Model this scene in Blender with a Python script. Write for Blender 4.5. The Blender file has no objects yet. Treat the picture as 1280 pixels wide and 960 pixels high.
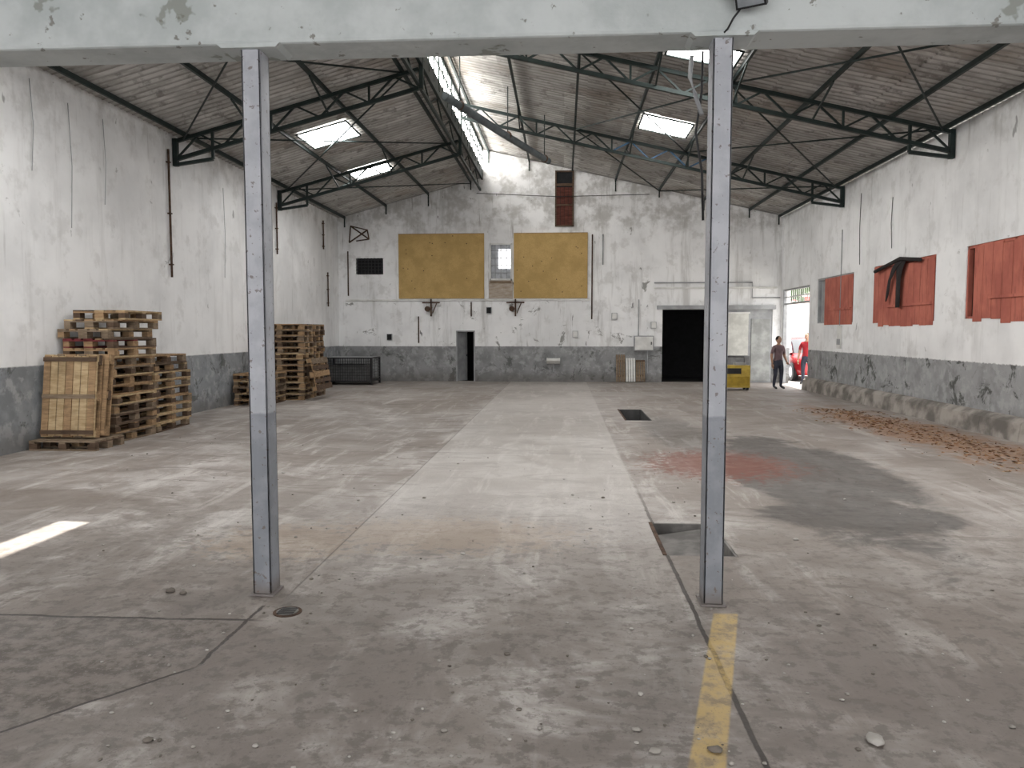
import bpy, bmesh, math, random
from mathutils import Vector, Matrix
random.seed(7)
R=random.uniform
XL,XR,D,YF=-7.65,7.15,25.9,-6.0
RX=-2.72                 # clerestory plane
def zl(x): return 5.6+0.263*(x+7.5)
def zr(x): return 5.5-0.2335*(x-7.12)

# ------------------------------------------------------------ node helpers
class G:
    def __init__(s,name,rough=.8,spec=.3,metal=0):
        s.m=bpy.data.materials.new(name); s.m.use_nodes=True
        s.nt=s.m.node_tree; s.b=s.nt.nodes['Principled BSDF']
        s.b.inputs['Roughness'].default_value=rough
        s.b.inputs['Specular IOR Level'].default_value=spec
        s.b.inputs['Metallic'].default_value=metal
        s._p=None
    def n(s,t): return s.nt.nodes.new(t)
    def put(s,sock,v):
        if isinstance(v,bpy.types.NodeSocket): s.nt.links.new(v,sock)
        elif isinstance(v,(tuple,list)) and sock.type=='RGBA' and len(v)==3: sock.default_value=(*v,1)
        else: sock.default_value=v
    def math(s,op,*a,clamp=False):
        n=s.n('ShaderNodeMath'); n.operation=op; n.use_clamp=clamp
        for i,x in enumerate(a): s.put(n.inputs[i],x)
        return n.outputs[0]
    def add(s,a,b): return s.math('ADD',a,b)
    def sub(s,a,b): return s.math('SUBTRACT',a,b)
    def mul(s,a,b): return s.math('MULTIPLY',a,b)
    def mn(s,a,b): return s.math('MINIMUM',a,b)
    def mx(s,a,b): return s.math('MAXIMUM',a,b)
    def pos(s):
        if s._p is None:
            s._p=s.n('ShaderNodeNewGeometry').outputs['Position']
        return s._p
    def obj(s): return s.n('ShaderNodeTexCoord').outputs['Object']
    def sep(s,v):
        n=s.n('ShaderNodeSeparateXYZ'); s.put(n.inputs[0],v); return n.outputs
    def sc(s,v,k):
        n=s.n('ShaderNodeVectorMath'); n.operation='MULTIPLY'; s.put(n.inputs[0],v); n.inputs[1].default_value=k
        return n.outputs[0]
    def noise(s,v,scale,detail=4,rough=.55,dist=0):
        n=s.n('ShaderNodeTexNoise'); s.put(n.inputs['Vector'],v)
        n.inputs['Scale'].default_value=scale; n.inputs['Detail'].default_value=min(detail,5)
        n.inputs['Roughness'].default_value=rough; n.inputs['Distortion'].default_value=dist
        return n.outputs['Fac']
    def ramp(s,v,a,b,lo=0.,hi=1.):
        n=s.n('ShaderNodeMapRange'); n.interpolation_type='SMOOTHSTEP'; s.put(n.inputs[0],v)
        if a>b: a,b,lo,hi=b,a,hi,lo
        for i,x in enumerate((a,b,lo,hi)): n.inputs[i+1].default_value=x
        return n.outputs[0]
    def mix(s,f,a,b):
        n=s.n('ShaderNodeMix'); n.data_type='RGBA'
        s.put(n.inputs[0],f); s.put(n.inputs[6],a); s.put(n.inputs[7],b); return n.outputs[2]
    def col(s,c): s.put(s.b.inputs['Base Color'],c); return s
    def bump(s,h,strength=.3,dist=.01):
        n=s.n('ShaderNodeBump'); n.inputs['Strength'].default_value=strength; n.inputs['Distance'].default_value=dist
        s.put(n.inputs['Height'],h); s.nt.links.new(n.outputs[0],s.b.inputs['Normal']); return s

def plain(name,c,rough=.7,var=.25,scale=8,spec=.3,metal=0,bump=0.0,c2=None):
    g=G(name,rough,spec,metal); o=g.obj()
    n=g.noise(o,scale,4)
    c2=c2 or tuple(x*(1-var) for x in c)
    g.col(g.mix(g.ramp(n,.35,.65),c,c2))
    if bump: g.bump(g.noise(o,scale*6,3),bump,.01)
    return g.m
def emis(name,c,st):
    g=G(name); g.b.inputs['Emission Color'].default_value=(*c,1); g.b.inputs['Emission Strength'].default_value=st
    g.col((.8,.8,.8)); return g.m

def wall_mat(name,horiz,zband,dirt=.5,spots=.5,band=(.27,.285,.30),edge=.02,low=0.,damp=.55,vs=1.):
    g=G(name,.85,.2); p=g.pos(); xyz=g.sep(p); z=xyz[2]
    n1=g.noise(p,.45,5,.6); n2=g.noise(p,2.3,5,.65); n3=g.noise(p,14,4,.6)
    streak=g.noise(g.sc(p,(1,1,.10)),2.6,5,.7)
    fine=g.noise(g.sc(p,(1,1,.06)),9,4,.6)
    c=g.mix(g.ramp(n1,.40,.66),(.85,.855,.86),(.70,.705,.71))
    c=g.mix(g.mul(g.ramp(streak,.52,.72),dirt*vs),c,(.44,.435,.42))
    c=g.mix(g.mul(g.ramp(n2,.53,.66),dirt*.65),c,(.50,.495,.48))
    c=g.mix(g.mul(g.mul(g.ramp(fine,.60,.70),g.ramp(n1,.45,.6)),dirt*vs),c,(.28,.27,.255))
    # damp grime under the eaves
    c=g.mix(g.mul(g.mul(g.ramp(g.add(z,g.mul(streak,1.2)),5.3,6.1),g.ramp(n2,.4,.6)),dirt*.8),c,(.33,.32,.30))
    sp=g.noise(p,1.7,5,.75,.6)
    th=g.add(sp,g.mul(g.ramp(z,2.9,2.6),low))
    c=g.mix(g.mul(g.ramp(th,.65,.71),spots),c,(.17,.17,.155))
    sp2=g.noise(g.sc(p,(1,1,.35)),5.5,3,.5)
    c=g.mix(g.mul(g.ramp(sp2,.715,.76),spots),c,(.08,.08,.075))
    zz=g.add(z,g.mul(g.sub(n3,.5),edge))
    bm=g.ramp(zz,zband+.012,zband-.012)
    b=g.mix(g.ramp(n2,.4,.65),band,tuple(x*.72 for x in band))
    b=g.mix(g.mul(g.ramp(g.noise(p,5,4,.6),.50,.62),.55),b,(.41,.415,.42))
    b=g.mix(g.mul(g.ramp(sp,.55,.63),damp+.2),b,(.085,.09,.085))
    b=g.mix(g.mul(g.ramp(g.add(z,g.mul(n1,.5)),.70,.30),damp),b,(.11,.10,.09))
    c=g.mix(bm,c,b)
    g.col(c); g.bump(g.add(g.mul(n3,.5),n2),.25,.02)
    return g.m

def floor_mat():
    g=G('concrete_floor',.6,.35); p=g.pos(); xyz=g.sep(p); x,y=xyz[0],xyz[1]
    n1=g.noise(p,.40,5,.6,.4); n2=g.noise(p,1.6,5,.70,.5); n3=g.noise(p,9,5,.7); n4=g.noise(p,60,3,.6)
    n5=g.noise(p,.85,5,.72,1.0)
    st=g.noise(g.sc(p,(2.2,.35,1)),1.6,5,.68,.7)
    st2=g.noise(g.sc(p,(.7,1.5,1)),1.3,5,.72,1.6)
    c=g.mix(g.ramp(n1,.38,.60),(.255,.225,.203),(.43,.405,.385))
    c=g.mix(g.mul(g.ramp(n2,.43,.60),.60),c,(.20,.17,.15))
    c=g.mix(g.mul(g.ramp(st,.50,.66),.60),c,(.54,.515,.49))
    c=g.mix(g.mul(g.ramp(st2,.50,.64),.58),c,(.175,.148,.13))
    def band(v,a,b,s=.02): return g.mul(g.ramp(v,a-s,a+s),g.ramp(v,b+s,b-s))
    wob=g.mul(g.sub(n2,.5),.10)
    wobf=g.mul(g.sub(n3,.5),.05)
    xs=g.add(x,wobf)
    strip=band(xs,-1.76,.78,.02)
    c=g.mix(g.mul(g.mul(strip,g.ramp(y,3.5,8,.25,1)),.42),c,(.57,.55,.53))
    c=g.mix(g.mul(g.ramp(x,.9,2.5),.34),c,(.225,.195,.172))
    c=g.mix(g.mul(g.mul(g.ramp(x,-1.7,-2.6),g.ramp(n5,.42,.58)),.40),c,(.20,.172,.15))
    c=g.mix(g.mul(g.ramp(y,14,22),.25),c,(.28,.25,.225))
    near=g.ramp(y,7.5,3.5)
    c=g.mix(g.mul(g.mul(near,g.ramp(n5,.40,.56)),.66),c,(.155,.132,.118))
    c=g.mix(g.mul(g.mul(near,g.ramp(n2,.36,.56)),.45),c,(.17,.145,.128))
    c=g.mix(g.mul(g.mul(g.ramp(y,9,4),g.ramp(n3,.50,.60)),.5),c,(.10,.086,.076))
    def ell(cx,cy,rx,ry,k,soft=.25,nn=n2,sh=0.):
        dy0=g.sub(y,cy)
        dx=g.math('DIVIDE',g.sub(g.sub(x,cx),g.mul(dy0,sh)),rx); dy=g.math('DIVIDE',dy0,ry)
        d=g.math('SQRT',g.add(g.mul(dx,dx),g.mul(dy,dy)))
        d=g.add(d,g.mul(g.sub(nn,.5),k))
        return g.ramp(d,1+soft,1-soft)
    o=g.mx(ell(2.85,9.3,.80,3.2,1.4,.14,n2,.05),ell(2.75,7.15,.92,.62,1.2,.14))
    o=g.mx(o,ell(3.5,9.6,.45,2.0,1.6,.25))
    o=g.mx(o,g.mul(ell(1.9,13.0,.5,2.4,1.8,.3),.6))
    c=g.mix(g.mul(o,g.ramp(n3,.25,.6,.92,.66)),c,(.058,.055,.053))
    rd=ell(2.0,9.9,.85,1.0,3.2,.3,n3)
    c=g.mix(g.mul(rd,.75),c,(.18,.06,.04))
    br=ell(5.95,13.3,.75,4.0,2.4,.4,n2,-.05)
    c=g.mix(g.mul(br,g.ramp(n3,.35,.6,.45,.85)),c,(.27,.14,.07))
    bl=ell(-5.6,7.35,1.3,.45,1.6,.2)
    c=g.mix(g.mul(bl,.65),c,(.16,.13,.11))
    tan=g.mx(ell(-2.2,6.0,.6,.5,3.5,.3,n3),ell(-1.0,6.3,1.0,.5,3.5,.4,n3))
    c=g.mix(g.mul(tan,.32),c,(.37,.27,.18))
    lim=g.sub(g.sub(g.add(y,wob),3.70),g.mul(g.add(x,1.83),1.27))
    pa=g.mul(g.mul(g.ramp(xs,-1.85,-1.92),g.ramp(g.add(y,wob),4.32,4.29)),g.ramp(lim,-.01,.02))
    pc=g.mix(g.ramp(n3,.40,.60),(.105,.09,.08),(.22,.195,.175))
    pc=g.mix(g.mul(g.ramp(n4,.60,.66),.6),pc,(.42,.40,.38))
    c=g.mix(g.mul(pa,.85),c,pc)
    def line(v,w,soft=.006): return g.ramp(g.math('ABSOLUTE',v),w+soft,w-.001)
    ck=g.mul(line(g.add(g.sub(x,.80),g.mul(wob,.5)),.010),g.ramp(y,9,6))
    ck=g.mx(ck,g.mul(line(g.add(g.add(x,1.85),wobf),.008),band(y,3.7,4.55)))
    ck=g.mx(ck,g.mul(g.mul(line(g.add(x,1.76),.004),g.ramp(y,26,5,.4,.5)),g.ramp(y,4.5,5)))
    ck=g.mx(ck,g.mul(line(g.sub(g.add(y,wob),4.30),.010),g.ramp(x,-1.7,-1.9)))
    ck=g.mx(ck,g.mul(line(lim,.012),g.ramp(x,-1.8,-1.9)))
    ck=g.mx(ck,g.mul(line(g.sub(g.add(y,wob),10.6),.006),.35))
    ck=g.mx(ck,g.mul(line(g.sub(g.add(y,wob),17.2),.008),.35))
    c=g.mix(g.mul(ck,.85),c,(.035,.03,.027))
    yl=g.sub(x,g.add(.58,g.mul(g.sub(y,2.98),.25)))
    ym=g.mul(line(yl,.066,.014),g.ramp(y,4.62,4.58))
    c=g.mix(g.mul(ym,g.ramp(n3,.62,.42,.3,.78)),c,(.52,.37,.14))
    c=g.mix(g.mul(g.ramp(n4,.60,.68),.5),c,(.11,.096,.085))
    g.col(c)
    g.put(g.b.inputs['Roughness'],g.ramp(n2,.4,.6,.72,.50))
    g.bump(g.add(g.mul(n3,.6),g.sub(g.mul(n4,.25),g.mul(ck,1.0))),.4,.015)
    return g.m

def roof_mat():
    g=G('fibre_cement_sheet',.9,.15); p=g.pos(); xyz=g.sep(p)
    fx=g.math('FLOOR',g.math('DIVIDE',xyz[0],1.45)); fy=g.math('FLOOR',g.math('DIVIDE',xyz[1],.9))
    wn=g.n('ShaderNodeTexWhiteNoise'); cb=g.n('ShaderNodeCombineXYZ')
    g.put(cb.inputs[0],fx); g.put(cb.inputs[1],fy); g.nt.links.new(cb.outputs[0],wn.inputs['Vector'])
    r=wn.outputs['Value']
    st=g.noise(g.sc(p,(.9,5,.9)),1.6,5,.7); n1=g.noise(p,.6,5,.6); n2=g.noise(p,3,5,.65)
    # dark trough lines put into the colour to make the corrugation visible
    w=g.math('SINE',g.mul(xyz[1],2*math.pi/.18))
    c=g.mix(r,(.40,.39,.375),(.62,.61,.59))
    c=g.mix(g.mul(g.ramp(st,.42,.62),.55),c,(.24,.225,.205))
    c=g.mix(g.mul(g.ramp(n1,.50,.66),.45),c,(.28,.23,.18))
    c=g.mix(g.mul(g.ramp(n2,.54,.66),.6),c,(.13,.12,.11))
    c=g.mix(g.ramp(w,-.3,-.9,0,.42),c,(.12,.11,.10))
    g.col(c); return g.m

def wood(name,c,dk):
    g=G(name,.8,.2); o=g.obj()
    n=g.noise(g.sc(o,(3,9,20)),1.2,5,.7); n2=g.noise(o,3.3,4)
    c1=g.mix(g.ramp(n,.35,.65),c,dk); c1=g.mix(g.mul(g.ramp(n2,.5,.7),.5),c1,tuple(x*.55 for x in dk))
    g.col(c1); return g.m

M={}
M['wl']=wall_mat('plaster_left',1,1.20,.48,.55,vs=.6)
M['wr']=wall_mat('plaster_right',1,1.16,.48,.55,band=(.32,.325,.33),edge=.07,damp=.75,vs=.7)
M['wb']=wall_mat('plaster_back',0,1.19,.66,.80,band=(.28,.285,.29),low=.05)
M['floor']=floor_mat(); M['roof']=roof_mat()
M['steelg']=plain('green_steel',(.018,.030,.028),.6,.4,5)
M['steelb']=plain('blue_steel',(.03,.09,.17),.5,.3,5)
def paint_beam():
    g=G('painted_concrete_beam',.7,.25); p=g.pos(); n=g.noise(p,1.6,5,.65); n2=g.noise(p,9,5,.6)
    c=g.mix(g.ramp(n,.38,.62),(.53,.565,.565),(.42,.455,.455)); c=g.mix(g.mul(g.ramp(n2,.64,.68),.8),c,(.16,.15,.13))
    c=g.mix(g.mul(g.ramp(n,.62,.65),.7),c,(.20,.21,.18))
    g.col(c); g.bump(n2,.3,.02); return g.m
M['beam']=paint_beam()
def paint_col():
    g=G('painted_steel_column',.5,.35); p=g.pos(); z=g.sep(p)[2]; n=g.noise(p,5,5,.6); n2=g.noise(p,30,4,.6)
    up=g.mix(g.ramp(n,.4,.6),(.42,.435,.47),(.35,.365,.40))
    lo=g.mix(g.ramp(n,.4,.6),(.25,.265,.295),(.20,.215,.24))
    c=g.mix(g.ramp(g.add(z,g.mul(n2,.02)),1.20,1.18),up,lo)
    c=g.mix(g.mul(g.ramp(n2,.62,.66),.7),c,(.12,.09,.07))
    c=g.mix(g.mul(g.ramp(z,.14,.0),.6),c,(.14,.10,.07))
    g.col(c); g.bump(n2,.2,.005); return g.m
M['col']=paint_col()
M['wood1']=wood('pallet_wood_tan',(.38,.25,.14),(.23,.15,.085))
M['wood2']=wood('pallet_wood_grey',(.25,.19,.135),(.15,.11,.075))
M['wood3']=wood('pallet_wood_pale',(.50,.38,.23),(.34,.24,.13))
M['wood4']=wood('pallet_wood_dark',(.12,.08,.055),(.07,.045,.03))
M['wood5']=wood('pallet_wood_red',(.20,.04,.045),(.12,.03,.03))
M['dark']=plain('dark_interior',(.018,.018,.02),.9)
M['black']=plain('black_plastic',(.02,.02,.022),.4)
M['rust']=plain('rusty_steel',(.10,.06,.04),.8,.5,10)
M['sky']=emis('translucent_skylight',(1,.99,.97),16)
M['cler']=emis('clerestory_glazing',(1,.97,.92),13)
M['curb']=plain('curb_concrete',(.36,.33,.30),.9,.6,2.5,bump=.5)
M['pit']=plain('pit_concrete',(.23,.22,.21),.9,.5,4,bump=.4)
M['white']=plain('white_paint',(.72,.72,.70),.6,.2,3)
M['grey']=plain('grey_paint',(.36,.37,.38),.6,.25,3)

# ------------------------------------------------------------ mesh builder
class MB:
    def __init__(s): s.v=[];s.f=[];s.mi=[];s.sm=[];s.mats=[];s.T=Matrix.Identity(4)
    def mat(s,m):
        if m not in s.mats: s.mats.append(m)
        return s.mats.index(m)
    def av(s,vs):
        b=len(s.v); s.v+= [s.T@Vector(q) for q in vs]; return b
    def af(s,fs,m,sm=False,b=0):
        k=s.mat(m)
        for f in fs: s.f.append([i+b for i in f]); s.mi.append(k); s.sm.append(sm)
    def box(s,x0,x1,y0,y1,z0,z1,m):
        b=s.av([(x0,y0,z0),(x1,y0,z0),(x1,y1,z0),(x0,y1,z0),(x0,y0,z1),(x1,y0,z1),(x1,y1,z1),(x0,y1,z1)])
        s.af([(3,2,1,0),(4,5,6,7),(0,1,5,4),(1,2,6,5),(2,3,7,6),(3,0,4,7)],m,b=b)
    def cbox(s,c,sz,m,rot=None):
        old=s.T; t=Matrix.Translation(c)
        if rot is not None: t=t@rot.to_4x4()
        s.T=old@t; x,y,z=[q/2 for q in sz]; s.box(-x,x,-y,y,-z,z,m); s.T=old
    def fr(s,d,up=Vector((0,0,1))):
        d=d.normalized()
        if abs(d.dot(up))>.98: up=Vector((0,1,0))
        a=d.cross(up).normalized(); return a,a.cross(d).normalized()
    def bar(s,p,q,w,h,m):
        p=Vector(p);q=Vector(q); a,u=s.fr(q-p); a=a*w/2;u=u*h/2
        b=s.av([p-a-u,p+a-u,p+a+u,p-a+u,q-a-u,q+a-u,q+a+u,q-a+u])
        s.af([(0,1,2,3),(7,6,5,4),(0,4,5,1),(1,5,6,2),(2,6,7,3),(3,7,4,0)],m,b=b)
    def tube(s,pts,rs,m,n=8,sm=True):
        pts=[Vector(q) for q in pts]
        if not isinstance(rs,(list,tuple)): rs=[rs]*len(pts)
        rings=[]
        for i,pnt in enumerate(pts):
            d=(pts[min(i+1,len(pts)-1)]-pts[max(i-1,0)])
            a,u=s.fr(d)
            rings.append(s.av([pnt+(a*math.cos(2*math.pi*k/n)+u*math.sin(2*math.pi*k/n))*rs[i] for k in range(n)]))
        for i in range(len(rings)-1):
            A,B=rings[i],rings[i+1]
            s.af([(A+k,A+(k+1)%n,B+(k+1)%n,B+k) for k in range(n)],m,sm)
        s.af([tuple(rings[0]+k for k in reversed(range(n))),tuple(rings[-1]+k for k in range(n))],m)
    def prism(s,poly,axis,a,b_,m):
        def P(q,t):
            if axis=='x': return (t,q[0],q[1])
            if axis=='y': return (q[0],t,q[1])
            return (q[0],q[1],t)
        n=len(poly); b=s.av([P(q,a) for q in poly]+[P(q,b_) for q in poly])
        s.af([tuple(range(n)),tuple(reversed(range(n,2*n)))]+[(k,k+n,(k+1)%n+n,(k+1)%n) for k in range(n)],m,b=b)
    def sphere(s,c,r,m,nu=16,nv=10,fn=None):
        vs=[]
        for j in range(nv+1):
            t=math.pi*j/nv
            for i in range(nu):
                a=2*math.pi*i/nu; q=Vector((math.sin(t)*math.cos(a),math.sin(t)*math.sin(a),math.cos(t)))
                if fn: q=fn(q)
                vs.append((c[0]+q.x*r[0],c[1]+q.y*r[1],c[2]+q.z*r[2]))
        b=s.av(vs)
        s.af([(j*nu+i,(j+1)*nu+i,(j+1)*nu+(i+1)%nu,j*nu+(i+1)%nu) for j in range(nv) for i in range(nu)],m,True,b)
    def build(s,name,bevel=0,parent=None,fixn=True):
        me=bpy.data.meshes.new(name)
        xs=[q.x for q in s.v];ys=[q.y for q in s.v];zs=[q.z for q in s.v]
        o=Vector(((min(xs)+max(xs))/2,(min(ys)+max(ys))/2,min(zs)))
        me.from_pydata([q-o for q in s.v],[],s.f)
        for m in s.mats: me.materials.append(m)
        me.polygons.foreach_set('material_index',s.mi); me.polygons.foreach_set('use_smooth',s.sm)
        if fixn:
            bm=bmesh.new(); bm.from_mesh(me); bmesh.ops.recalc_face_normals(bm,faces=bm.faces); bm.to_mesh(me); bm.free()
        me.update()
        ob=bpy.data.objects.new(name,me); ob.location=o; bpy.context.collection.objects.link(ob)
        if bevel:
            md=ob.modifiers.new('bevel','BEVEL'); md.width=bevel; md.segments=2; md.limit_method='ANGLE'
        if parent: ob.parent=parent
        return ob

def holed(mb,axis,t0,t1,h0,h1,z0,z1,holes,m):
    hs=sorted(set([h0,h1]+[q for H in holes for q in H[:2]])); zs=sorted(set([z0,z1]+[q for H in holes for q in H[2:]]))
    for i in range(len(hs)-1):
        for j in range(len(zs)-1):
            a,b,c,d=hs[i],hs[i+1],zs[j],zs[j+1]; mx,mz=(a+b)/2,(c+d)/2
            if any(H[0]<mx<H[1] and H[2]<mz<H[3] for H in holes): continue
            if axis=='x': mb.box(t0,t1,a,b,c,d,m)
            elif axis=='y': mb.box(a,b,t0,t1,c,d,m)
            else: mb.box(a,b,c,d,t0,t1,m)

# ------------------------------------------------------------ shell
P1=(.78,1.33,5.80,6.80); P2=(1.2,1.70,14.7,16.8)
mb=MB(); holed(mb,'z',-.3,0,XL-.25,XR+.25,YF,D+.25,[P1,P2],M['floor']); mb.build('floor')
for P,d in ((P1,-.20),(P2,-.25)):
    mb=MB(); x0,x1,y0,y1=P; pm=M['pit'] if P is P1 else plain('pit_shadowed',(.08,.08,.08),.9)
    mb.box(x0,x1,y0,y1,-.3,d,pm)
    for a in ((x0,x0+.02,y0,y1),(x1-.02,x1,y0,y1),(x0,x1,y0,y0+.02),(x0,x1,y1-.02,y1)): mb.box(*a,d,-.004,pm)
    mb.bar((x0,y0,-.003),(x0,y1,-.003),.03,.02,M['rust'])
    if P is P1:
        # sloping concrete slab left inside the recess
        o=mb.av([(x0+.02,y0+.02,d+.01),(x1-.02,y0+.02,d+.01),(x1-.02,y1-.02,-.03),(x0+.02,y1-.10,-.09)]); mb.af([(0,1,2,3)],pm,False,o)
    mb.build('floor_pit')

mb=MB(); mb.box(XL-.25,XL,YF,D+.25,0,5.54,M['wl']); mb.build('wall_left')
door=(23.0,25.75,0,3.05)
wins=[(19.6,22.3,1.92,3.16),(15.4,18.35,1.90,3.18),(11.35,14.28,1.92,3.20)]
mb=MB(); holed(mb,'x',XR,XR+.25,YF,D+.25,0,5.44,[door]+wins,M['wr']); mb.build('wall_right')
bh=[(-3.62,-2.98,0,1.72),(3.29,6.88,0,2.42),(-2.48,-1.72,3.41,4.64),(-7.03,-6.10,3.62,4.17)]
mb=MB(); holed(mb,'y',D,D+.25,XL,XR,0,5.44,bh,M['wb'])
mb.prism([(XL,5.44),(XR,5.44),(XR,zr(XR)-.05),(RX,zr(RX)-.06),(RX,zl(RX)-.05),(XL,zl(XL)-.05)],'y',D,D+.25,M['wb'])
mb.build('wall_back')
mb=MB(); mb.box(XL,XR,4.70,5.02,3.45,3.90,M['beam']); mb.build('concrete_beam',.02)
mb=MB()
mb.prism([(XL,3.90),(XR,3.90),(XR,zr(XR)-.05),(RX,zr(RX)-.06),(RX,zl(RX)-.05),(XL,zl(XL)-.05)],'y',4.76,4.96,M['wr'])
mb.build('wall_front_gable')
mb=MB(); mb.box(XL,XR,YF,4.74,3.92,4.1,M['white']); mb.build('ceiling')

# roof (corrugated)
def corr(mb,zf,x0,x1,y0,y1,nx):
    st=.03; ny=max(2,int((y1-y0)/st)); 
    for i in range(nx):
        a=x0+(x1-x0)*i/nx; b=x0+(x1-x0)*(i+1)/nx; e=.12 if i<nx-1 else 0
        vs=[]
        for j in range(ny+1):
            y=y0+(y1-y0)*j/ny; w=.026*math.sin(2*math.pi*y/.18)
            vs+= [(a,y,zf(a)+w-.012),(b+e,y,zf(b+e)+w+.008)]
        o=mb.av(vs)
        mb.af([(2*j,2*j+1,2*j+3,2*j+2) for j in range(ny)],M['roof'],True,o)
mb=MB()
sl=(-3.54,-3.25,6.85,7.95)
corr(mb,zl,XL-.1,RX+.02,4.8,sl[2],3); corr(mb,zl,XL-.1,sl[0],sl[2],sl[3],3); corr(mb,zl,sl[1],RX+.02,sl[2],sl[3],1)
corr(mb,zl,XL-.1,RX+.02,sl[3],D+.3,3)
corr(mb,zr,RX-.15,XR+.1,4.8,D+.3,6)
mb.build('roof',fixn=False)
# clerestory
mb=MB(); zb,zt=zl(RX),zr(RX)
mb.box(RX-.01,RX+.01,4.8,D,zb+.22,zt-.12,M['cler'])
mb.box(RX-.03,RX+.03,4.8,D,zb-.12,zb+.22,M['steelg'])
mb.box(RX-.03,RX+.03,4.8,D,zt-.14,zt-.03,M['steelg'])
y=5.6
k=0
while y<D:
    w=.10 if k%3==0 else .03
    mb.box(RX-.02,RX+.04,y,y+w,zb,zt-.05,M['steelg']); y+=.62; k+=1
mb.box(RX-.0,RX+.04,4.8,D,(zb+zt)/2+.04,(zb+zt)/2+.08,M['steelg'])
mb.build('window_1')
def skyl(zf,x0,x1,y0,y1):
    mb=MB(); o=mb.av([(x0,y0,zf(x0)-.045),(x1,y0,zf(x1)-.045),(x1,y1,zf(x1)-.045),(x0,y1,zf(x0)-.045)])
    mb.af([(0,1,2,3)],M['sky'],False,o)
    for p,q in (((x0,y0),(x1,y0)),((x0,y1),(x1,y1)),((x0,y0),(x0,y1)),((x1,y0),(x1,y1))):
        mb.bar((*p,zf(p[0])-.05),(*q,zf(q[0])-.05),.04,.03,M['steelg'])
    mb.build('skylight',fixn=False)
for a in ((zl,-5.85,-4.75,16.8,18.05),(zl,-5.85,-4.79,20.7,21.8),(zr,1.82,2.97,18.2,19.45),(zr,1.82,3.02,13.55,14.4),
          (zl,-5.85,-4.75,9.0,10.2),(zr,1.82,3.0,7.6,9.6),(zr,4.9,6.0,6.4,8.0),(zl,-6.9,-5.6,6.4,8.0)): skyl(*a)  # this row: added skylights, unseen behind the beam, to brighten the hall

# purlins
for x,zf in [(q,zl) for q in (-7.4,-5.97,-4.53,-3.1)]+[(q,zr) for q in (-2.5,-1.15,.28,1.70,3.13,4.58,6.05,7.0)]:
    mb=MB(); z=zf(x)-.09; mb.bar((x,4.97,z),(x,D-.01,z),.05,.08,M['steelg'])
    mb.bar((x,D-.04,z),(x,D-.04,z-R(.25,.5)),.04,.03,M['steelg'])
    mb.build('roof_purlin')
# trusses
def truss(Y):
    mb=MB(); g=M['steelg']
    def half(xa,xb,zf,n,m=g,bl=None):
        top=lambda x:(x,Y,zf(x)-.17); 
        bot=lambda x:(x,Y,zf(x)-.52)
        mb.bar(top(xa),top(xb),.07,.07,m); mb.bar(bot(xa),bot(xb),.07,.07,m)
        for i in range(n):
            a=xa+(xb-xa)*i/n; b=xa+(xb-xa)*(i+1)/n; c=(a+b)/2
            mm=M['steelb'] if (bl and bl[0]<c<bl[1]) else m
            mb.bar(bot(a),top(c),.035,.035,mm); mb.bar(top(c),bot(b),.035,.035,mm)
            if i%2==0: mb.bar(bot(a),top(a),.04,.04,m)
        s=1 if xb>xa else -1
        mb.bar((xa,Y,zf(xa)-.62),(xa+s*.75,Y,zf(xa)-.52),.07,.06,m)
        mb.bar((xa,Y,zf(xa)-.65),(xa,Y,zf(xa)-.12),.09,.09,m)
        mb.bar((xa+s*.75,Y,zf(xa)-.52),(xa+s*.75,Y,zf(xa+s*.75)-.17),.05,.05,m)
    half(XL+.06,RX-.05,zl,5); half(XR-.06,RX+.05,zr,10,bl=(1.2,3.8) if Y>20 else None)
    mb.bar((RX,Y,zl(RX)-.55),(RX,Y,zr(RX)-.12),.08,.08,g)
    for x,zf in ((-4.53,zl),(-5.97,zl),(1.7,zr),(4.58,zr),(-1.15,zr),(3.13,zr),(.28,zr)):
        mb.bar((x,Y,zf(x)-.50),(x,Y+1.1,zf(x)-.14),.03,.03,g); mb.bar((x,Y,zf(x)-.50),(x,Y-1.1,zf(x)-.14),.03,.03,g)
    mb.build('roof_truss')
for Y in (9.3,14.85,20.4): truss(Y)
# wind bracing between trusses (under the purlins)
for zf,x0,x1 in ((zl,-7.4,-3.1),(zr,6.9,3.13),(zr,.28,3.13)):
    for ya,yb in ((9.3,14.85),(14.85,20.4),(20.4,25.85)):
        mb=MB(); mb.tube([(x0,ya+.05,zf(x0)-.15),(x1,yb-.05,zf(x1)-.15)],.018,M['steelg'],6)
        if ya<20: mb.tube([(x1,ya+.05,zf(x1)-.19),(x0,yb-.05,zf(x0)-.19)],.018,M['steelg'],6)
        mb.build('roof_bracing')
mb=MB(); z0=zb-.45
mb.bar((RX-.06,5,z0),(RX-.06,D-.01,z0),.06,.07,M['steelg'])
y=5.0; 
while y<D-1: mb.bar((RX-.06,y,z0),(RX-.06,y+.92,zb-.08),.03,.03,M['steelg']); mb.bar((RX-.06,y+.92,zb-.08),(RX-.06,min(y+1.85,D-.02),z0),.03,.03,M['steelg']); y+=1.85
mb.build('clerestory_girder')
# hanging duct pipe
mb=MB(); A=Vector((-2.45,16.0,6.52)); B=Vector((-.40,20.3,6.10))
pg=plain('pipe_grey',(.13,.15,.16),.6,.4,3)
mb.tube([A,A.lerp(B,.5)+Vector((0,0,-.03)),B],[.085,.085,.08],pg,14)
for t in (.12,.55,.95):
    q=A.lerp(B,t); mb.tube([q,(q.x,q.y,zr(q.x)-.06)],.012,M['steelg'],6)
    mb.tube([q-(B-A).normalized()*.02,q+(B-A).normalized()*.02],.10,M['rust'],14)
mb.build('exhaust_pipe')
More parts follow.
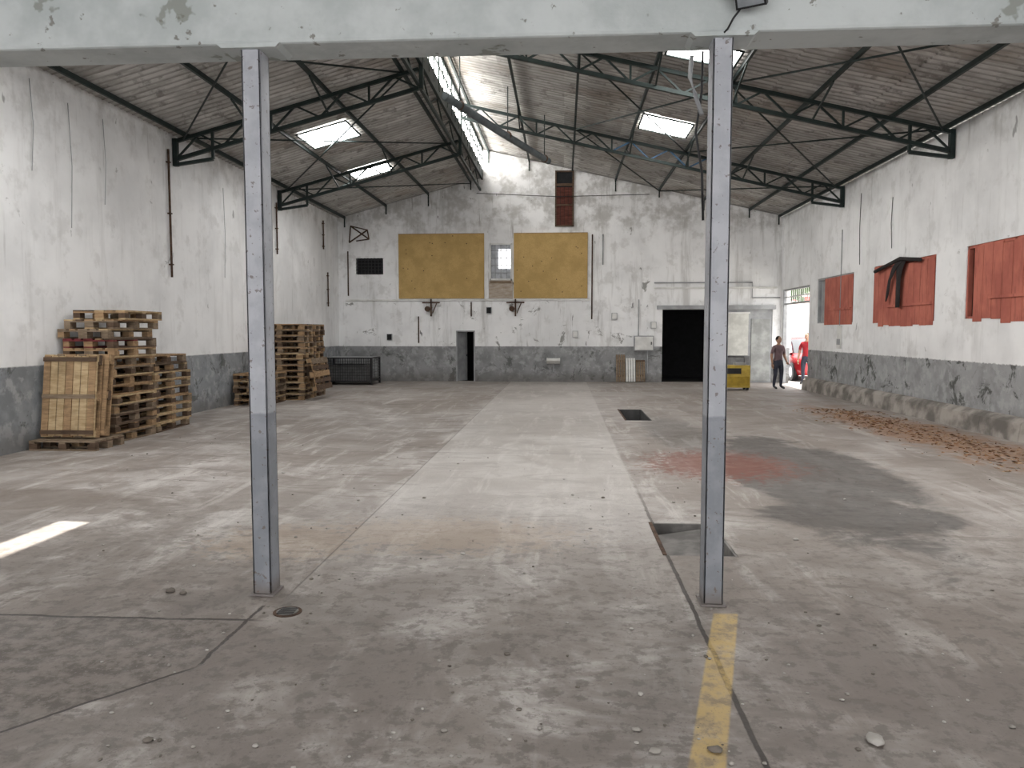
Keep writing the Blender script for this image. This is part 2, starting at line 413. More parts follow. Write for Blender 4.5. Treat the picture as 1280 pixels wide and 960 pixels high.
# columns
for cx in (-1.925,.935):
    mb=MB(); yc=4.80; w,dp=.118,.15
    for s in (-1,1): mb.box(cx-w/2,cx+w/2,yc+s*dp/2-(.012 if s>0 else 0),yc+s*dp/2+(.012 if s<0 else 0),.015,3.44,M['col'])
    for s in (-1,1): mb.box(cx+s*(w/2-.006)-.006,cx+s*(w/2-.006)+.006,yc-dp/2,yc+dp/2,.015,3.44,M['col'])
    mb.box(cx-w/2-.02,cx+w/2+.02,yc-dp/2-.02,yc+dp/2+.02,0,.015,M['col'])
    mb.prism([(cx-.20,3.452),(cx-.17,3.425),(cx+.17,3.425),(cx+.20,3.452)],'y',yc-.11,yc+.13,M['beam'])
    mb.build('steel_column',.003)
# floodlight
mb=MB(); rot=Matrix.Rotation(math.radians(-25),3,'Z')@Matrix.Rotation(math.radians(35),3,'X')
c=Vector((1.05,4.56,3.60))
mb.cbox(c,(.17,.05,.13),M['black'],rot)
mb.cbox(c+rot@Vector((0,-.028,0)),(.145,.008,.105),plain('lamp_glass',(.25,.27,.29),.1),rot)
for i in range(6): mb.cbox(c+rot@Vector((-.06+.024*i,.035,0)),(.006,.03,.11),M['black'],rot)
mb.bar(c+Vector((-.1,0,0)),c+Vector((-.1,.13,.06)),.02,.006,M['black']); mb.bar(c+Vector((.1,0,0)),c+Vector((.1,.13,.06)),.02,.006,M['black'])
mb.box(.93,1.17,4.68,4.70,3.63,3.69,M['black'])
mb.tube([c+Vector((0,.04,0)),(.97,4.64,3.50),(.95,4.69,3.46),(.93,4.69,3.44)],.006,M['black'],6)
mb.build('floodlight')
mb=MB(); 
mb.tube([(.86,4.98,3.44),(.86,5.0,3.2),(.83,5.02,2.95),(.87,5.0,2.7),(.88,4.99,2.4)],.008,M['black'],6)
mb.tube([(.80,5.03,3.43),(.79,5.03,3.30),(.82,5.0,3.18),(.86,4.98,3.05)],.014,M['grey'],8)
mb.build('loose_cable')

# curb along right wall
mb=MB(); y=YF+.5
while y<22.95:
    y2=min(y+R(.7,1.3),22.95); e=R(-.015,.015)
    mb.prism([(XR-.19+e,0),(XR,0),(XR,.36),(XR-.08,.34+e),(XR-.15+e,.28)],'y',y,y2,M['curb']); y=y2
mb.build('trim_1')
mb=MB(); mb.box(-7.4,.9,D-.05,D,2.72,2.78,M['white']); mb.build('trim_2',.01)
mb=MB(); mb.box(3.1,6.95,D-.16,D,2.42,2.55,M['grey']); mb.box(3.0,7.0,D-.06,D,3.10,3.16,M['white']); mb.build('trim_3',.005)
for p in ([(3.0,D-.04,3.3),(6.2,D-.04,3.3),(6.2,D-.04,2.8),(7.1,D-.04,2.8)],[(1.3,D-.04,3.9),(1.3,D-.04,4.9)],[(-7.3,D-.04,4.4),(-7.3,D-.04,2.9)],[(.95,D-.04,2.1),(.95,D-.04,4.9)],[(-3.1,D-.04,2.2),(-3.1,D-.04,2.68)],[(5.0,D-.04,3.0),(5.0,D-.04,2.6)],[(-4.9,D-.03,1.3),(-4.9,D-.03,2.2)]):
    mb=MB(); mb.tube(p,.022,M['rust'] if p[0][0]<1.2 else M['grey'],8); mb.build('conduit')
mb=MB(); mb.tube([(-2.9,D-.1,6.28),(-.2,D-.1,6.14),(2.8,D-.1,6.18)],.012,M['black'],6); mb.build('wall_cable')
def osb():
    g=G('yellow_fibreboard',.9,.15); p=g.pos(); n=g.noise(p,2.5,5,.6); n2=g.noise(p,35,3)
    c=g.mix(g.ramp(n,.35,.65),(.50,.345,.145),(.41,.28,.11)); c=g.mix(g.mul(g.ramp(n2,.45,.65),.35),c,(.31,.21,.08)); g.col(c); return g.m
M['osb']=osb()
for x0,x1 in ((-5.56,-2.66),(-1.66,.80)):
    mb=MB(); mb.box(x0,x1,D-.05,D-.002,2.80,4.97,M['osb'])
    mb.box(x0,x1,D-.06,D-.05,4.95,4.97,M['wood1'])
    for i in range(14): q=(R(x0+.1,x1-.1),R(2.9,4.9)); mb.tube([(q[0],D-.052,q[1]),(q[0],D-.056,q[1])],.018,M['rust'],8)
    mb.build('yellow_board_panel')
mb=MB(); x0,x1,z0,z1=bh[2]; w=M['white']
for a in ((x0,x0+.05,z0,z1),(x1-.05,x1,z0,z1),(x0,x1,z0,z0+.05),(x0,x1,z1-.05,z1)): mb.box(a[0],a[1],D-.03,D+.06,a[2],a[3],w)
for i in range(1,4): q=x0+(x1-x0)*i/4; mb.box(q-.012,q+.012,D+.02,D+.045,z0,z1,M['grey'])
for i in range(1,5): q=z0+(z1-z0)*i/5; mb.box(x0,x1,D+.02,D+.045,q-.012,q+.012,M['grey'])
mb.box(x0+.3,x1,D+.08,D+.09,z0+.4,z1-.2,emis('bright_pane',(1,1,1),2.2))
mb.box(x0,x1,D+.1,D+.11,z0,z1,plain('frosted_pane',(.5,.52,.55),.3))
mb.build('window_2')
mb=MB(); mb.box(-2.5,-1.70,D-.04,D-.002,2.80,3.40,wood('weathered_board',(.48,.42,.36),(.33,.27,.21)))
mb.box(-2.45,-1.75,D-.06,D-.04,3.30,3.38,M['wood2']); mb.build('board_infill')
mb=MB(); x0,x1,z0,z1=bh[3]; mb.box(x0,x1,D+.12,D+.2,z0,z1,M['dark'])
for i in range(8): q=x0+(x1-x0)*(i+.5)/8; mb.box(q-.012,q+.012,D+.0,D+.03,z0,z1,M['black'])
for i in range(5): q=z0+(z1-z0)*(i+.5)/5; mb.box(x0,x1,D-.01,D+.01,q-.012,q+.012,M['black'])
mb.build('window_3')
rb=wood('red_brown_shutter',(.12,.042,.03),(.065,.022,.017))
mb=MB(); x0,x1,z0,z1=-.29,.33,5.17,7.0
mb.box(x0,x1,D-.02,D-.002,z0,z1,M['dark'])
for i in range(4): a=x0+.05+i*.13; mb.box(a,a+.12,D-.045,D-.02,z0+.05,z1-.55,rb)
mb.box(x0+.05,x1-.05,D-.04,D-.02,z1-.50,z1-.42,M['wood4'])
for a in ((x0,x0+.05,z0,z1),(x1-.05,x1,z0,z1),(x0,x1,z0,z0+.05),(x0,x1,z1-.05,z1),(x0,x1,5.85,5.9)): mb.box(a[0],a[1],D-.06,D-.002,a[2],a[3],M['wood4'])
mb.build('window_4')
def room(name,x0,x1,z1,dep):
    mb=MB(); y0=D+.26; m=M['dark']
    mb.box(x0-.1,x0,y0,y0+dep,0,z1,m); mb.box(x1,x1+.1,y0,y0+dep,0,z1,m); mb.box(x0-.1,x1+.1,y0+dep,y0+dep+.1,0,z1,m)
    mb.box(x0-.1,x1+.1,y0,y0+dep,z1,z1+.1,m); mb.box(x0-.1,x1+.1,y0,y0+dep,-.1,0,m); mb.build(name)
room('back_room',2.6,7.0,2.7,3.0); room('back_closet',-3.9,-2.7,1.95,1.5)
mb=MB(); x0,x1,_,z1=bh[0]
for a in ((x0,x0+.04,0,z1),(x1-.04,x1,0,z1),(x0,x1,z1-.04,z1)): mb.box(a[0],a[1],D-.02,D+.1,a[2],a[3],M['grey'])
mb.T=Matrix.Translation((x0+.05,D+.08,0))@Matrix.Rotation(math.radians(62),4,'Z'); mb.box(0,.55,0,.035,.01,z1-.05,M['grey']); mb.box(.48,.50,-.05,.08,.85,.89,M['black'])
mb.T=Matrix.Identity(4); mb.build('door_1')
mb=MB(); mb.box(5.15,6.88,D+.02,D+.12,0,2.42,M['grey']); mb.box(5.25,6.1,D-.02,D+.02,.9,2.3,plain('cream_panel',(.60,.60,.56),.6,.25,3)); mb.box(5.2,6.15,D-.03,D-.0,2.28,2.33,M['white'])
mb.box(6.2,6.8,D-.01,D+.02,.05,2.1,plain('cream_panel_b',(.36,.37,.36),.6,.35,3)); mb.box(5.2,6.15,D-.02,D+.02,.03,.88,plain('panel_foot',(.14,.14,.14),.7,.35,3)); mb.build('partition_panel')
def redm():
    g=G('terracotta_boards',.85,.2); p=g.pos(); n=g.noise(p,2,5,.6); n2=g.noise(g.sc(p,(1,8,1)),2,5,.6)
    c=g.mix(g.ramp(n,.35,.65),(.50,.165,.12),(.39,.12,.09)); c=g.mix(g.mul(g.ramp(n2,.5,.65),.5),c,(.25,.08,.06)); g.col(c); return g.m
M['red']=redm()
for i,(a,b,z0,z1) in enumerate(wins):
    mb=MB()
    for q in ((a,a+.05,z0,z1),(b-.05,b,z0,z1),(a,b,z0,z0+.04),(a,b,z1-.05,z1),((a+b)/2-.03,(a+b)/2+.03,z0,z1)): mb.box(XR+.02,XR+.10,q[0],q[1],q[2],q[3],M['grey'] if i==0 else M['red'])
    mb.box(XR+.12,XR+.14,a,b,z0,z1,M['dark'])
    y=a+.04
    while y<b-.3:
        w=.29; dz=R(-.05,.05) if i else 0
        e=-.01 if not(i==0 and y>b-.75) else .09
        mm=M['red'] if not(i==0 and y>b-.75) else M['grey']
        mb.box(XR+e,XR+e+.02,y,y+w-.012,z0-.05+dz,z1-.04+dz*.6,mm); y+=w
    mb.bar((XR-.02,a+.1,z0+.35),(XR-.02,b-.8,z0+.35),.03,.05,M['red'])
    mb.build('window_%d'%(5+i))
mb=MB(); cl=plain('dark_cloth',(.035,.03,.03),.95,.3,9)
def ribbon(mb,y0,pts,m):
    vs=[]
    for (dy,z,w) in pts: vs+=[(XR-.09-.015*math.sin(z*9),y0+dy-w,z),(XR-.10-.02*math.cos(z*7),y0+dy,z),(XR-.09,y0+dy+w,z)]
    o=mb.av(vs)
    for j in range(len(pts)-1): mb.af([(3*j,3*j+1,3*j+4,3*j+3),(3*j+1,3*j+2,3*j+5,3*j+4)],m,True,o)
ribbon(mb,16.75,[(0,3.2,.25),(.05,3.0,.16),(.1,2.8,.10),(.12,2.5,.09),(.1,2.2,.11)],cl)
ribbon(mb,16.95,[(-.2,3.22,.2),(.1,3.05,.14),(.35,2.8,.07),(.45,2.5,.06),(.5,2.35,.03)],cl)
mb.tube([(XR-.08,15.9,3.12),(XR-.09,16.8,3.22),(XR-.08,18.1,3.05)],.03,cl,8)
o=mb.build('hanging_cloth',fixn=False); md=o.modifiers.new('s','SOLIDIFY'); md.thickness=.012
mb=MB(); mb.box(XR-.03,XR,20.3,20.6,1.25,1.85,M['white']); mb.box(XR-.05,XR-.03,20.35,20.55,1.35,1.5,M['grey']); mb.tube([(XR-.015,20.45,1.85),(XR-.015,20.45,4.3)],.012,M['grey'],6); mb.build('wall_sign_board',.004)
for (y,za,zc) in ((12.2,4.3,5.1),(17.4,3.5,4.6),(19.2,3.3,5.0)):
    mb=MB(); mb.tube([(XR-.03,y,zc),(XR-.035,y+.03,(za+zc)/2),(XR-.03,y-.02,za)],.008,M['black'],6); mb.build('hanging_cable')
for (y,za,zc) in ((10.75,4.0,5.3),(11.6,3.3,5.2),(12.5,3.8,5.2),(17.0,2.9,4.9)):
    mb=MB(); mb.tube([(XL+.03,y,zc),(XL+.035,y+.04,(za+zc)/2),(XL+.03,y-.02,za)],.006,M['grey'],6); mb.build('hanging_cable')
for (y,za,zc) in ((14.6,2.75,5.2),(20.2,3.75,5.1),(24.6,2.5,3.6),(24.2,4.3,5.2)):
    mb=MB(); mb.tube([(XL+.04,y,za),(XL+.04,y,zc)],.022,M['rust'],8)
    for q in (.1,.5,.9): z=za+(zc-za)*q; mb.box(XL,XL+.07,y-.035,y+.035,z-.012,z+.012,M['rust'])
    mb.build('wall_pipe')
mb=MB()
for p,q in (((-7.2,D-.02,5.25),(-6.5,D-.5,5.05)),((-6.5,D-.5,5.05),(-6.45,D-.5,4.75)),((-7.2,D-.02,5.25),(-6.45,D-.5,4.75)),((-7.2,D-.02,5.25),(-7.25,D-.02,4.7)),((-7.25,D-.02,4.7),(-6.5,D-.5,5.05)),((-7.0,D-.02,4.75),(-6.45,D-.5,4.75))): mb.bar(p,q,.035,.035,M['rust'])
mb.build('wall_bracket')
for x in (-4.45,-1.6):
    mb=MB(); mb.bar((x,D-.13,2.78),(x,D-.13,2.2),.05,.05,M['rust']); mb.bar((x-.3,D-.13,2.66),(x+.3,D-.13,2.66),.05,.05,M['rust']); mb.tube([(x-.12,D-.2,2.45),(x-.12,D-.1,2.45)],.09,M['rust'],14); mb.bar((x+.2,D-.13,2.66),(x+.05,D-.13,2.3),.03,.03,M['rust']); mb.bar((x,D-.003,2.5),(x,D-.12,2.5),.04,.04,M['rust']); mb.build('pulley_bracket')
mb=MB(); mb.box(2.35,3.0,D-.16,D-.002,1.05,1.55,M['grey']); mb.box(2.38,2.97,D-.18,D-.16,1.08,1.52,M['white']); mb.box(2.9,2.93,D-.2,D-.18,1.25,1.35,M['black']); mb.tube([(2.5,D-.06,1.55),(2.5,D-.06,2.75)],.02,M['grey'],8); mb.tube([(2.8,D-.06,1.05),(2.8,D-.06,.3)],.02,M['grey'],8); mb.build('electrical_cabinet',.005)
mb=MB(); wh=M['white']
mb.prism([(D,.80),(D-.36,.80),(D-.36,.72),(D-.22,.62),(D,.60)],'x',-.55,-.10,wh); mb.box(-.50,-.15,D-.32,D-.05,.801,.804,M['grey']); mb.tube([(-.32,D-.02,.95),(-.32,D-.14,.97),(-.32,D-.14,.92)],.012,M['grey'],8); mb.tube([(-.32,D-.12,.62),(-.32,D-.12,.35),(-.32,D-.003,.35)],.02,M['grey'],8)
mb.build('wall_basin',.008)
for x,z in ((1.7,2.2),(-5.9,1.5),(.4,1.6),(-2.5,2.4),(3.0,1.9)):
    mb=MB(); mb.box(x-.09,x+.09,D-.07,D-.002,z-.11,z+.11,M['grey']); mb.box(x-.075,x+.075,D-.075,D-.07,z-.095,z+.095,M['dark'] if x<0 else M['white']); mb.build('junction_box',.004)
mb=MB()
for i in range(3):
    mb.T=Matrix.Translation((1.9+i*.33,D-.33+.03*i,0))@Matrix.Rotation(math.radians(-14),4,'X')
    for j in range(4): mb.box(-.14+.08*j,-.08+.08*j,0,.02,.03,.95-.12*i,M['wood2'] if i!=1 else M['white'])
    mb.box(-.14,.16,.02,.05,.2,.27,M['wood4']); mb.box(-.14,.16,.02,.05,.7,.77,M['wood4'])
mb.T=Matrix.Identity(4); mb.build('leaning_boards')

# ------------------------------------------------------------ pallets
W=[M['wood1'],M['wood1'],M['wood2'],M['wood2'],M['wood3'],M['wood4']]
def pallet(mb,T,bias=None):
    old=mb.T; mb.T=T; base=bias or random.choice(W)
    def m(): return base if random.random()<.55 else random.choice(W)
    ws=[.14,.10,.14,.10,.14]; gap=(.8-sum(ws))/4; y=-.4
    for w in ws: mb.box(-.6,.6,y,y+w,.122,.144,m()); y+=w+gap
    for x in (-.6,-.05,.5): mb.box(x,x+.1 ,-.4,.4,.100,.122,m())
    for x in (-.6,-.07,.46):
        for yy,w in ((-.4,.1),(-.07,.14),(.3,.1)): mb.box(x,x+.14,yy,yy+w,.022,.100,random.choice([M['wood1'],M['wood4'],M['wood2']]))
    for yy,w in ((-.4,.1),(-.07,.14),(.3,.1)): mb.box(-.6,.6,yy,yy+w,0,.022,m())
    mb.T=old
def TR(x,y,z,rz=0,rx=0,ry=0): return Matrix.Translation((x,y,z))@Matrix.Rotation(math.radians(rz),4,'Z')@Matrix.Rotation(math.radians(rx),4,'X')@Matrix.Rotation(math.radians(ry),4,'Y')
def stack(mb,x,y,n,rz=0,j=.04,z=0,red=False):
    for i in range(n):
        pallet(mb,TR(x+R(-j,j),y+R(-j,j)*1.5,z+i*.1445,rz+R(-3,3)),M['wood5'] if (red and i==n-2) else None)
mb=MB()
stack(mb,-7.17,11.72,12,90,.035,red=True)
pallet(mb,TR(-7.14,11.80,12*.1445,88)); pallet(mb,TR(-7.12,11.95,13*.1445,93))
stack(mb,-7.19,12.97,8,90,.025)
pallet(mb,TR(-7.17,12.80,8*.1445,90))
pallet(mb,TR(-7.10,10.74,0,0)@Matrix.Diagonal((.82,.9,1,1)),M['wood2'])
VM=Matrix(((0,1,0,0),(0,0,-1,0),(-1,0,0,0),(0,0,0,1)))
for k,(x,y) in enumerate(((-7.12,10.98),(-7.17,10.80))):
    T=Matrix.Translation((x+.02,y,.145+.60))@Matrix.Rotation(math.radians(-10+2*k),4,'X')@VM
    pallet(mb,T,M['wood3'] if k else M['wood1'])
    if k: 
        old=mb.T; mb.T=T
        for j in range(7): mb.box(-.58,.58,-.395+j*.114,-.395+j*.114+.10,.145,.158,M['wood3'] if j%3 else M['wood1'])
        mb.box(.50,.56,-.4,.4,.158,.175,M['wood4']); mb.box(-.56,-.50,-.4,.4,.158,.175,M['wood4']); mb.box(-.02,.04,-.4,.4,.158,.172,M['wood2'])
        mb.T=old
mb.build('pallet_stack')
mb=MB()
stack(mb,-6.98,18.9,13,0,.015); stack(mb,-7.0,19.85,13,0,.015); stack(mb,-7.15,17.75,5,90,.03)
pallet(mb,TR(-6.20,19.0,.62,90,80,0),M['wood4']); 
mb.build('pallet_stack')
mb=MB(); x0,x1,y0,y1,z1=-7.58,-6.05,23.9,25.0,.85; k=M['black']
for x in (x0,x1):
    for y in (y0,y1): mb.box(x-.03,x+.03,y-.03,y+.03,0,z1,k)
for z in (.12,z1):
    for y in (y0,y1): mb.bar((x0,y,z),(x1,y,z),.04,.04,k)
    for x in (x0,x1): mb.bar((x,y0,z),(x,y1,z),.04,.04,k)
for i in range(1,20): x=x0+(x1-x0)*i/20; mb.bar((x,y0,.12),(x,y0,z1),.01,.01,k); mb.bar((x,y1,.12),(x,y1,z1),.01,.01,k)
for i in range(1,8): z=.12+(z1-.12)*i/8; mb.bar((x0,y0,z),(x1,y0,z),.01,.01,k); mb.bar((x1,y0,z),(x1,y1,z),.01,.01,k)
mb.box(x0,x1,y0,y1,.10,.13,k); mb.box(x0+.1,x1-.2,y0+.15,y1-.2,.13,.62,plain('scrap_grey',(.14,.14,.14),.9)); mb.box(x0,x1,y0,y1,z1,z1+.02,M['grey'])
mb.build('wire_mesh_crate')
ym=plain('yellow_paint',(.55,.39,.07),.5,.3,6)
mb=MB(); mb.box(4.62,5.36,22.4,22.95,.08,.72,ym); mb.box(4.66,5.32,22.38,22.4,.14,.40,plain('yellow_dark',(.40,.27,.03),.5)); mb.box(4.70,5.1,22.37,22.4,.48,.64,M['black'])
for x in (4.68,5.30):
    for y in (22.48,22.87): mb.tube([(x-.03,y,.06),(x+.03,y,.06)],.06,M['black'],12)
mb.tube([(4.7,22.9,.72),(4.7,22.95,.95),(5.3,22.95,.95),(5.3,22.9,.72)],.015,M['black'],8)
mb.box(4.95,5.25,22.5,22.8,.72,.80,M['grey'])
mb.build('yellow_compressor',.015)
mb=MB(); c=(-1.66,4.45)
mb.tube([(c[0],c[1],0),(c[0],c[1],.006)],.085,M['rust'],28); mb.tube([(c[0],c[1],.006),(c[0],c[1],.009)],.066,M['pit'],28)
for i in range(-2,3): mb.box(c[0]-.05,c[0]+.05,c[1]+i*.022-.004,c[1]+i*.022+.004,.009,.012,M['black'])
mb.build('drain_cover')
def rock(mb,x,y,r,m,fl=.5):
    sd=[R(.7,1.2) for _ in range(6)]
    mb.sphere((x,y,r*fl*.85),(r*R(.8,1.4),r,r*fl),m,7,5,lambda q:q*(1+.25*math.sin(5*q.x+sd[0]*9)*math.cos(4*q.y+sd[1]*7)))
st=[plain('stone_a',(.36,.34,.31),.9),plain('stone_b',(.17,.15,.13),.9),plain('stone_c',(.46,.44,.41),.9)]
mb=MB()
for i in range(560):
    y=2.5+R(0,1)**1.7*10; x=R(-.66,.74)*y
    if .74<x<1.4 and 5.7<y<6.9: continue
    rock(mb,x,y,R(.003,.010) if random.random()<.92 else R(.010,.018),random.choice(st))
rock(mb,1.30,3.17,.045,st[2],.35); rock(mb,.38,3.03,.020,st[0]); rock(mb,.62,3.05,.024,st[1]); rock(mb,-2.55,4.75,.03,st[1]); rock(mb,-2.45,4.72,.02,st[1]); rock(mb,1.9,6.3,.02,st[2])
mb.build('floor_rubble')
mb=MB(); cm=[plain('chip_a',(.34,.18,.09),.9),plain('chip_b',(.22,.12,.07),.9),plain('chip_c',(.45,.31,.19),.9)]
for i in range(1500):
    t=R(-1,1); y=13.3+3.9*t; x=5.95+random.gauss(0,.36)-.06*(y-13.3)
    if x>6.9: continue
    a=R(0,3.14); l=R(.015,.055); w=l*R(.3,.7); dx,dy=math.cos(a),math.sin(a); z=R(.002,.02)
    o=mb.av([(x-dx*l,y-dy*l,.001),(x-dy*w,y+dx*w,z),(x+dx*l,y+dy*l,.004),(x+dy*w,y-dx*w,z*.4)]); mb.af([(0,1,2,3)],random.choice(cm),False,o)
mb.build('wood_chip_pile',fixn=False)

# ------------------------------------------------------------ outside
def cob():
    g=G('street_paving',.9,.2); p=g.pos(); n=g.noise(p,3,5,.6); g.col(g.mix(n,(.30,.29,.27),(.42,.41,.39))); return g.m
mb=MB(); mb.box(XR+.25,45,5,70,-.1,-.01,cob()); mb.build('ground')
mb=MB(); mb.box(9,30,44,45,0,7,M['white']); 
for i in range(5): mb.box(11+i*3.4,12.6+i*3.4,43.95,44,1.2,3.0,plain('shopfront%d'%i,(.12,.18,.28),.3)); 
mb.box(9,30,43.4,44,3.4,3.6,plain('awning',(.5,.1,.08),.7)); mb.build('street_building')
mb=MB(); lf=plain('leaves',(.06,.12,.03),.9,.5,6)
mb.tube([(9.8,36,0),(9.9,36,1.6),(9.7,36.1,3.2)],[.16,.13,.08],M['wood4'],8)
for i in range(420):
    a=R(0,6.28);e=R(-1,1);r=R(.6,1.5); cx=9.8+r*math.cos(a)*math.cos(e);cy=36+r*math.sin(a)*math.cos(e);cz=3.9+r*.8*math.sin(e)
    d=Vector((R(-1,1),R(-1,1),R(-1,1)))*.22;d2=Vector((R(-1,1),R(-1,1),R(-1,1)))*.22; c=Vector((cx,cy,cz))
    o=mb.av([c-d,c+d2,c+d,c-d2]); mb.af([(0,1,2,3)],lf,False,o)
mb.build('tree',fixn=False)
mb=MB(); y0,y1=door[0],door[1]
mb.box(XR+.05,XR+.11,y0,y1,2.55,2.60,M['grey']); mb.box(XR+.05,XR+.11,y0,y1,3.0,3.05,M['grey'])
for i in range(1,14): y=y0+(y1-y0)*i/14; mb.box(XR+.07,XR+.09,y-.01,y+.01,2.6,3.0,M['white'])
mb.box(XR+.07,XR+.09,y0,y1,2.78,2.81,M['white'])
mb.box(XR+.02,XR+.14,y0,y0+.06,0,3.05,M['grey']); mb.box(XR+.02,XR+.14,y1-.06,y1,0,3.05,M['grey'])
mb.build('door_2')

def car():
    red=plain('car_red_paint',(.36,.015,.02),.25,.1,2,spec=.6); gl=plain('car_glass',(.03,.035,.04),.08,.1,2,spec=.8)
    mb=MB(); mb.T=Matrix.Translation((8.75,26.4,-.01))
    S=[(0,.30,.62,.62),(.10,.22,.74,.76),(.45,.20,.84,.84),(1.0,.20,.93,.86),(1.35,.20,.97,.87),(2.2,.20,.98,.87),(3.2,.20,.97,.87),(3.7,.22,.95,.84),(3.85,.30,.80,.76)]
    rings=[]
    for y,zb_,zt_,w in S:
        zm=(zb_+zt_)/2
        rings.append(mb.av([(-w*.9,y,zb_),(-w,y,zm-.08),(-w,y,zm+.12),(-w*.86,y,zt_),(0,y,zt_+.03),(w*.86,y,zt_),(w,y,zm+.12),(w,y,zm-.08),(w*.9,y,zb_),(0,y,zb_)]))
    for A,B in zip(rings,rings[1:]): mb.af([(A+k,A+(k+1)%10,B+(k+1)%10,B+k) for k in range(10)],red,True)
    mb.af([tuple(rings[0]+k for k in range(10)),tuple(rings[-1]+k for k in range(10))],red)
    C=[(1.05,.92,.93,.78),(1.75,.92,1.40,.66),(2.3,.92,1.46,.65),(3.2,.92,1.42,.64),(3.72,.92,1.0,.72)]
    rr=[]
    for y,a,b,w in C: rr.append(mb.av([(-.80,y,a),(-w,y,b),(0,y,b+.03),(w,y,b),(.80,y,a)]))
    for i,(A,B) in enumerate(zip(rr,rr[1:])):
        mb.af([(A,A+1,B+1,B),(A+3,A+4,B+4,B+3)],gl,False)
        mb.af([(A+1,A+2,B+2,B+1),(A+2,A+3,B+3,B+2)],gl if i in(0,3) else red,True)
    for y in (1.75,2.45,3.2):
        for s in (-1,1): mb.bar((s*.81,y+.0,.93),(s*.665,y,1.42),.05,.06,red)
    for s in (-1,1): mb.bar((s*.79,1.05,.95),(s*.66,1.75,1.41),.05,.05,red)
    for y in (.72,3.1):
        for s in (-1,1):
            mb.tube([(s*.70,y,.31),(s*.89,y,.31)],.31,M['black'],24); mb.tube([(s*.86,y,.31),(s*.90,y,.31)],.19,plain('hub',(.5,.5,.52),.3,metal=1),16)
    hl=plain('headlamp',(.8,.82,.85),.1,.1,2,spec=.8)
    for s in (-1,1):
        mb.sphere((s*.56,.10,.66),(.15,.08,.08),hl,12,8); mb.box(s*.93-.08,s*.93+.08,1.3,1.4,.93,1.05,red)
    mb.box(-.36,.36,-.02,.06,.50,.60,M['black']); mb.box(-.55,.55,-.01,.06,.30,.38,M['black']); mb.box(-.25,.25,-.03,.0,.40,.48,M['white'])
    mb.build('car')
car()

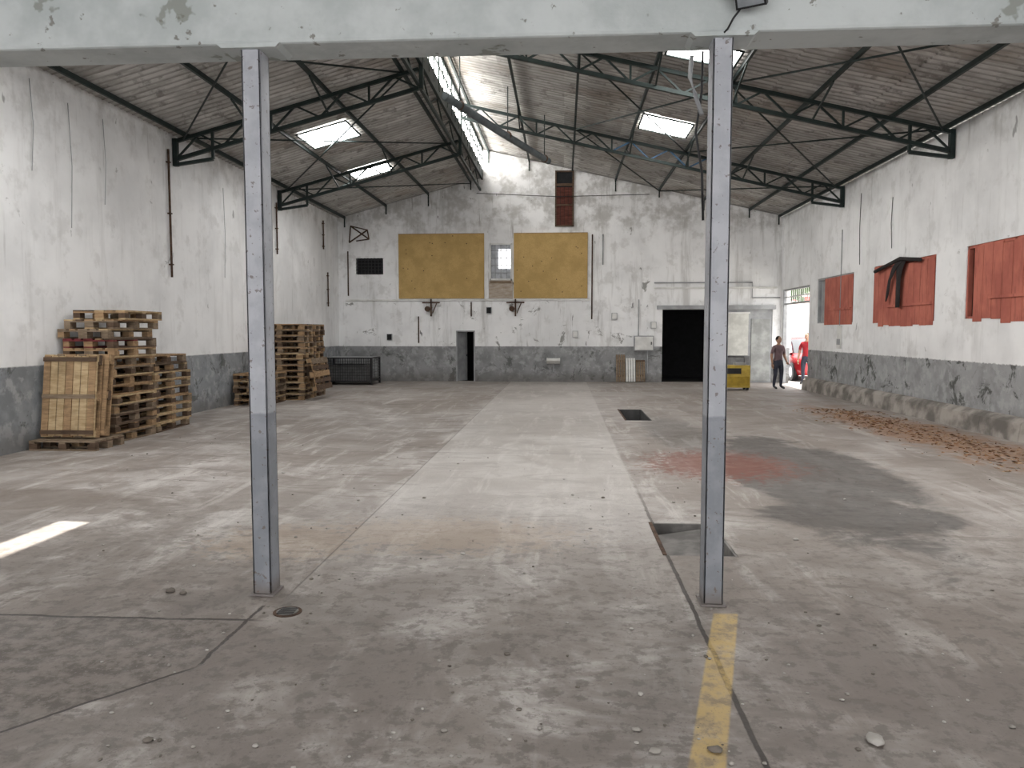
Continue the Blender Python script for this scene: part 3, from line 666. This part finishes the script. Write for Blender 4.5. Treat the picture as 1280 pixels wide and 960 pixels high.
# ------------------------------------------------------------ people
def man(px,py,pz,rz,shc,s=1.0):
    skin=plain('skin',(.42,.25,.17),.6,.1); shirt=plain('shirt',shc,.9,.3,4); trs=plain('trousers',(.055,.06,.085),.9,.3,5); hair=plain('hair',(.02,.015,.012),.8); shoe=M['black']
    root=bpy.data.objects.new('man',None); bpy.context.collection.objects.link(root)
    V=[((0,0,.86),.125),((0,0,.98),.115),((0,-.01,1.12),.13),((0,0,1.26),.12),((0,0,1.345),.055),((0,-.01,1.41),.05)]
    E=[(0,1),(1,2),(2,3),(3,4),(4,5)]
    def chain(st,pts):
        p=st
        for c,r in pts: V.append((c,r)); E.append((p,len(V)-1)); p=len(V)-1
    chain(3,[((.15,0,1.275),.062),((.215,.01,1.16),.052),((.25,.03,1.01),.043),((.235,-.06,.90),.037),((.20,-.15,.82),.027)])
    chain(3,[((-.15,0,1.275),.062),((-.215,.0,1.16),.052),((-.24,.02,1.01),.043),((-.25,-.02,.89),.036),((-.255,-.05,.77),.026)])
    chain(0,[((.095,0,.78),.095),((.11,-.01,.62),.08),((.12,-.02,.45),.058),((.125,0,.30),.056),((.13,.02,.09),.040),((.14,-.09,.045),.040),((.145,-.15,.035),.03)])
    chain(0,[((-.095,0,.78),.095),((-.105,-.01,.62),.08),((-.11,-.02,.45),.058),((-.115,.01,.30),.056),((-.12,.03,.09),.040),((-.13,-.08,.045),.040),((-.135,-.14,.035),.03)])
    me=bpy.data.meshes.new('tmp'); me.from_pydata([v for v,_ in V],E,[]); ob=bpy.data.objects.new('tmp',me); bpy.context.collection.objects.link(ob)
    ob.modifiers.new('skin','SKIN').use_smooth_shade=True
    for i,(c,r) in enumerate(V): me.skin_vertices[0].data[i].radius=(r*(1.15 if i in(1,2,3,0) else 1),r*(.85 if i in (0,1,2,3) else 1)); 
    me.skin_vertices[0].data[0].use_root=True
    ob.modifiers.new('ss','SUBSURF').levels=2
    bpy.context.view_layer.update(); dg=bpy.context.evaluated_depsgraph_get(); em=bpy.data.meshes.new_from_object(ob.evaluated_get(dg))
    bpy.data.objects.remove(ob)
    for m in (shirt,trs,skin,shoe): em.materials.append(m)
    for f in em.polygons:
        c=f.center; k=0
        if c.z<.07 or (c.z<.10 and c.y<-.03): k=3
        elif c.z<.88 and abs(c.x)<.19: k=1
        elif abs(c.x)>.19 and c.z<1.08: k=2
        elif c.z>1.335: k=2
        f.material_index=k; f.use_smooth=True
    body=bpy.data.objects.new('body',em); bpy.context.collection.objects.link(body); body.parent=root
    mb=MB(); hz=1.485
    def hf(q):
        q=q.copy()
        if q.z<0: q.x*=1+q.z*.25; q.y*=1+q.z*.12
        return q
    mb.sphere((0,-.01,hz),(.073,.092,.115),skin,20,16,hf)
    mb.sphere((0,-.105,hz-.015),(.013,.02,.024),skin,8,6)
    for sx in (-1,1):
        mb.sphere((sx*.075,0,hz-.01),(.012,.02,.03),skin,8,6)
        mb.sphere((sx*.028,-.091,hz+.012),(.011,.008,.007),M['white'],8,6); mb.sphere((sx*.028,-.098,hz+.012),(.005,.004,.005),M['black'],6,5)
        mb.bar((sx*.014,-.098,hz+.032),(sx*.042,-.09,hz+.034),.008,.006,hair)
    mb.bar((-.022,-.092,hz-.052),(.022,-.092,hz-.052),.008,.008,plain('lips',(.30,.12,.10),.6))
    mb.sphere((0,.012,hz+.028),(.081,.092,.098),hair,18,12)
    h=mb.build('head',parent=None,fixn=True); h.parent=root
    mb=MB()
    for wr,d in (((.20,-.15,.82),Vector((-.25,-.75,-.55))),((-.255,-.05,.77),Vector((0,-.1,-1)))):
        wr=Vector(wr); d.normalize(); sd=Vector((1,0,0)) if abs(d.z)<.8 else Vector((0,1,0)); sd=(sd-d*sd.dot(d)).normalized(); nn=d.cross(sd)
        mb.tube([wr,wr+d*.03,wr+d*.085],[.024,.036,.032],skin,10)
        for i,L in enumerate((.065,.075,.07,.055)):
            b=wr+d*.08+sd*(-.027+.018*i); mb.tube([b,b+d*L*.5+nn*.006,b+d*L*.9+nn*.024],[.0095,.009,.007],skin,8)
        b=wr+d*.03-sd*.03; mb.tube([b,b+d*.03-sd*.02,b+d*.055-sd*.022+nn*.01],[.012,.010,.008],skin,8)
    h=mb.build('hands'); h.parent=root
    root.location=(px,py,pz); root.rotation_euler=(0,0,rz); root.scale=(s,s,s)
man(6.30,23.0,0,math.radians(25),(.22,.15,.16),.97)
man(7.80,25.2,-.01,math.radians(-40),(.42,.03,.04),1.03)

# ------------------------------------------------------------ light
w=bpy.data.worlds.new('World'); bpy.context.scene.world=w; w.use_nodes=True
bg=w.node_tree.nodes['Background']; bg.inputs[0].default_value=(1,.985,.985,1); bg.inputs[1].default_value=3.2
s=bpy.data.lights.new('sun','SUN'); s.energy=9; s.angle=.01; s.color=(1,.97,.9)
so=bpy.data.objects.new('sun',s); bpy.context.collection.objects.link(so)
dv=Vector((-4.34,5.95,0))-Vector((-3.38,7.40,zl(-3.38))); so.rotation_euler=dv.to_track_quat('-Z','Y').to_euler(); so.location=(0,10,15)

# ------------------------------------------------------------ camera
cam=bpy.data.cameras.new('camera'); cam.sensor_width=36; cam.lens=27; cam.clip_end=300
co=bpy.data.objects.new('camera',cam); bpy.context.collection.objects.link(co); co.location=(0,0,1.7)
p=math.atan(66/960); a0=math.atan(64*math.cos(p)/960)
co.rotation_euler=(math.pi/2-p,0,a0)
bpy.context.scene.camera=co
vs=bpy.context.scene.view_settings; vs.view_transform='Standard'; vs.look='None'; vs.exposure=0.55
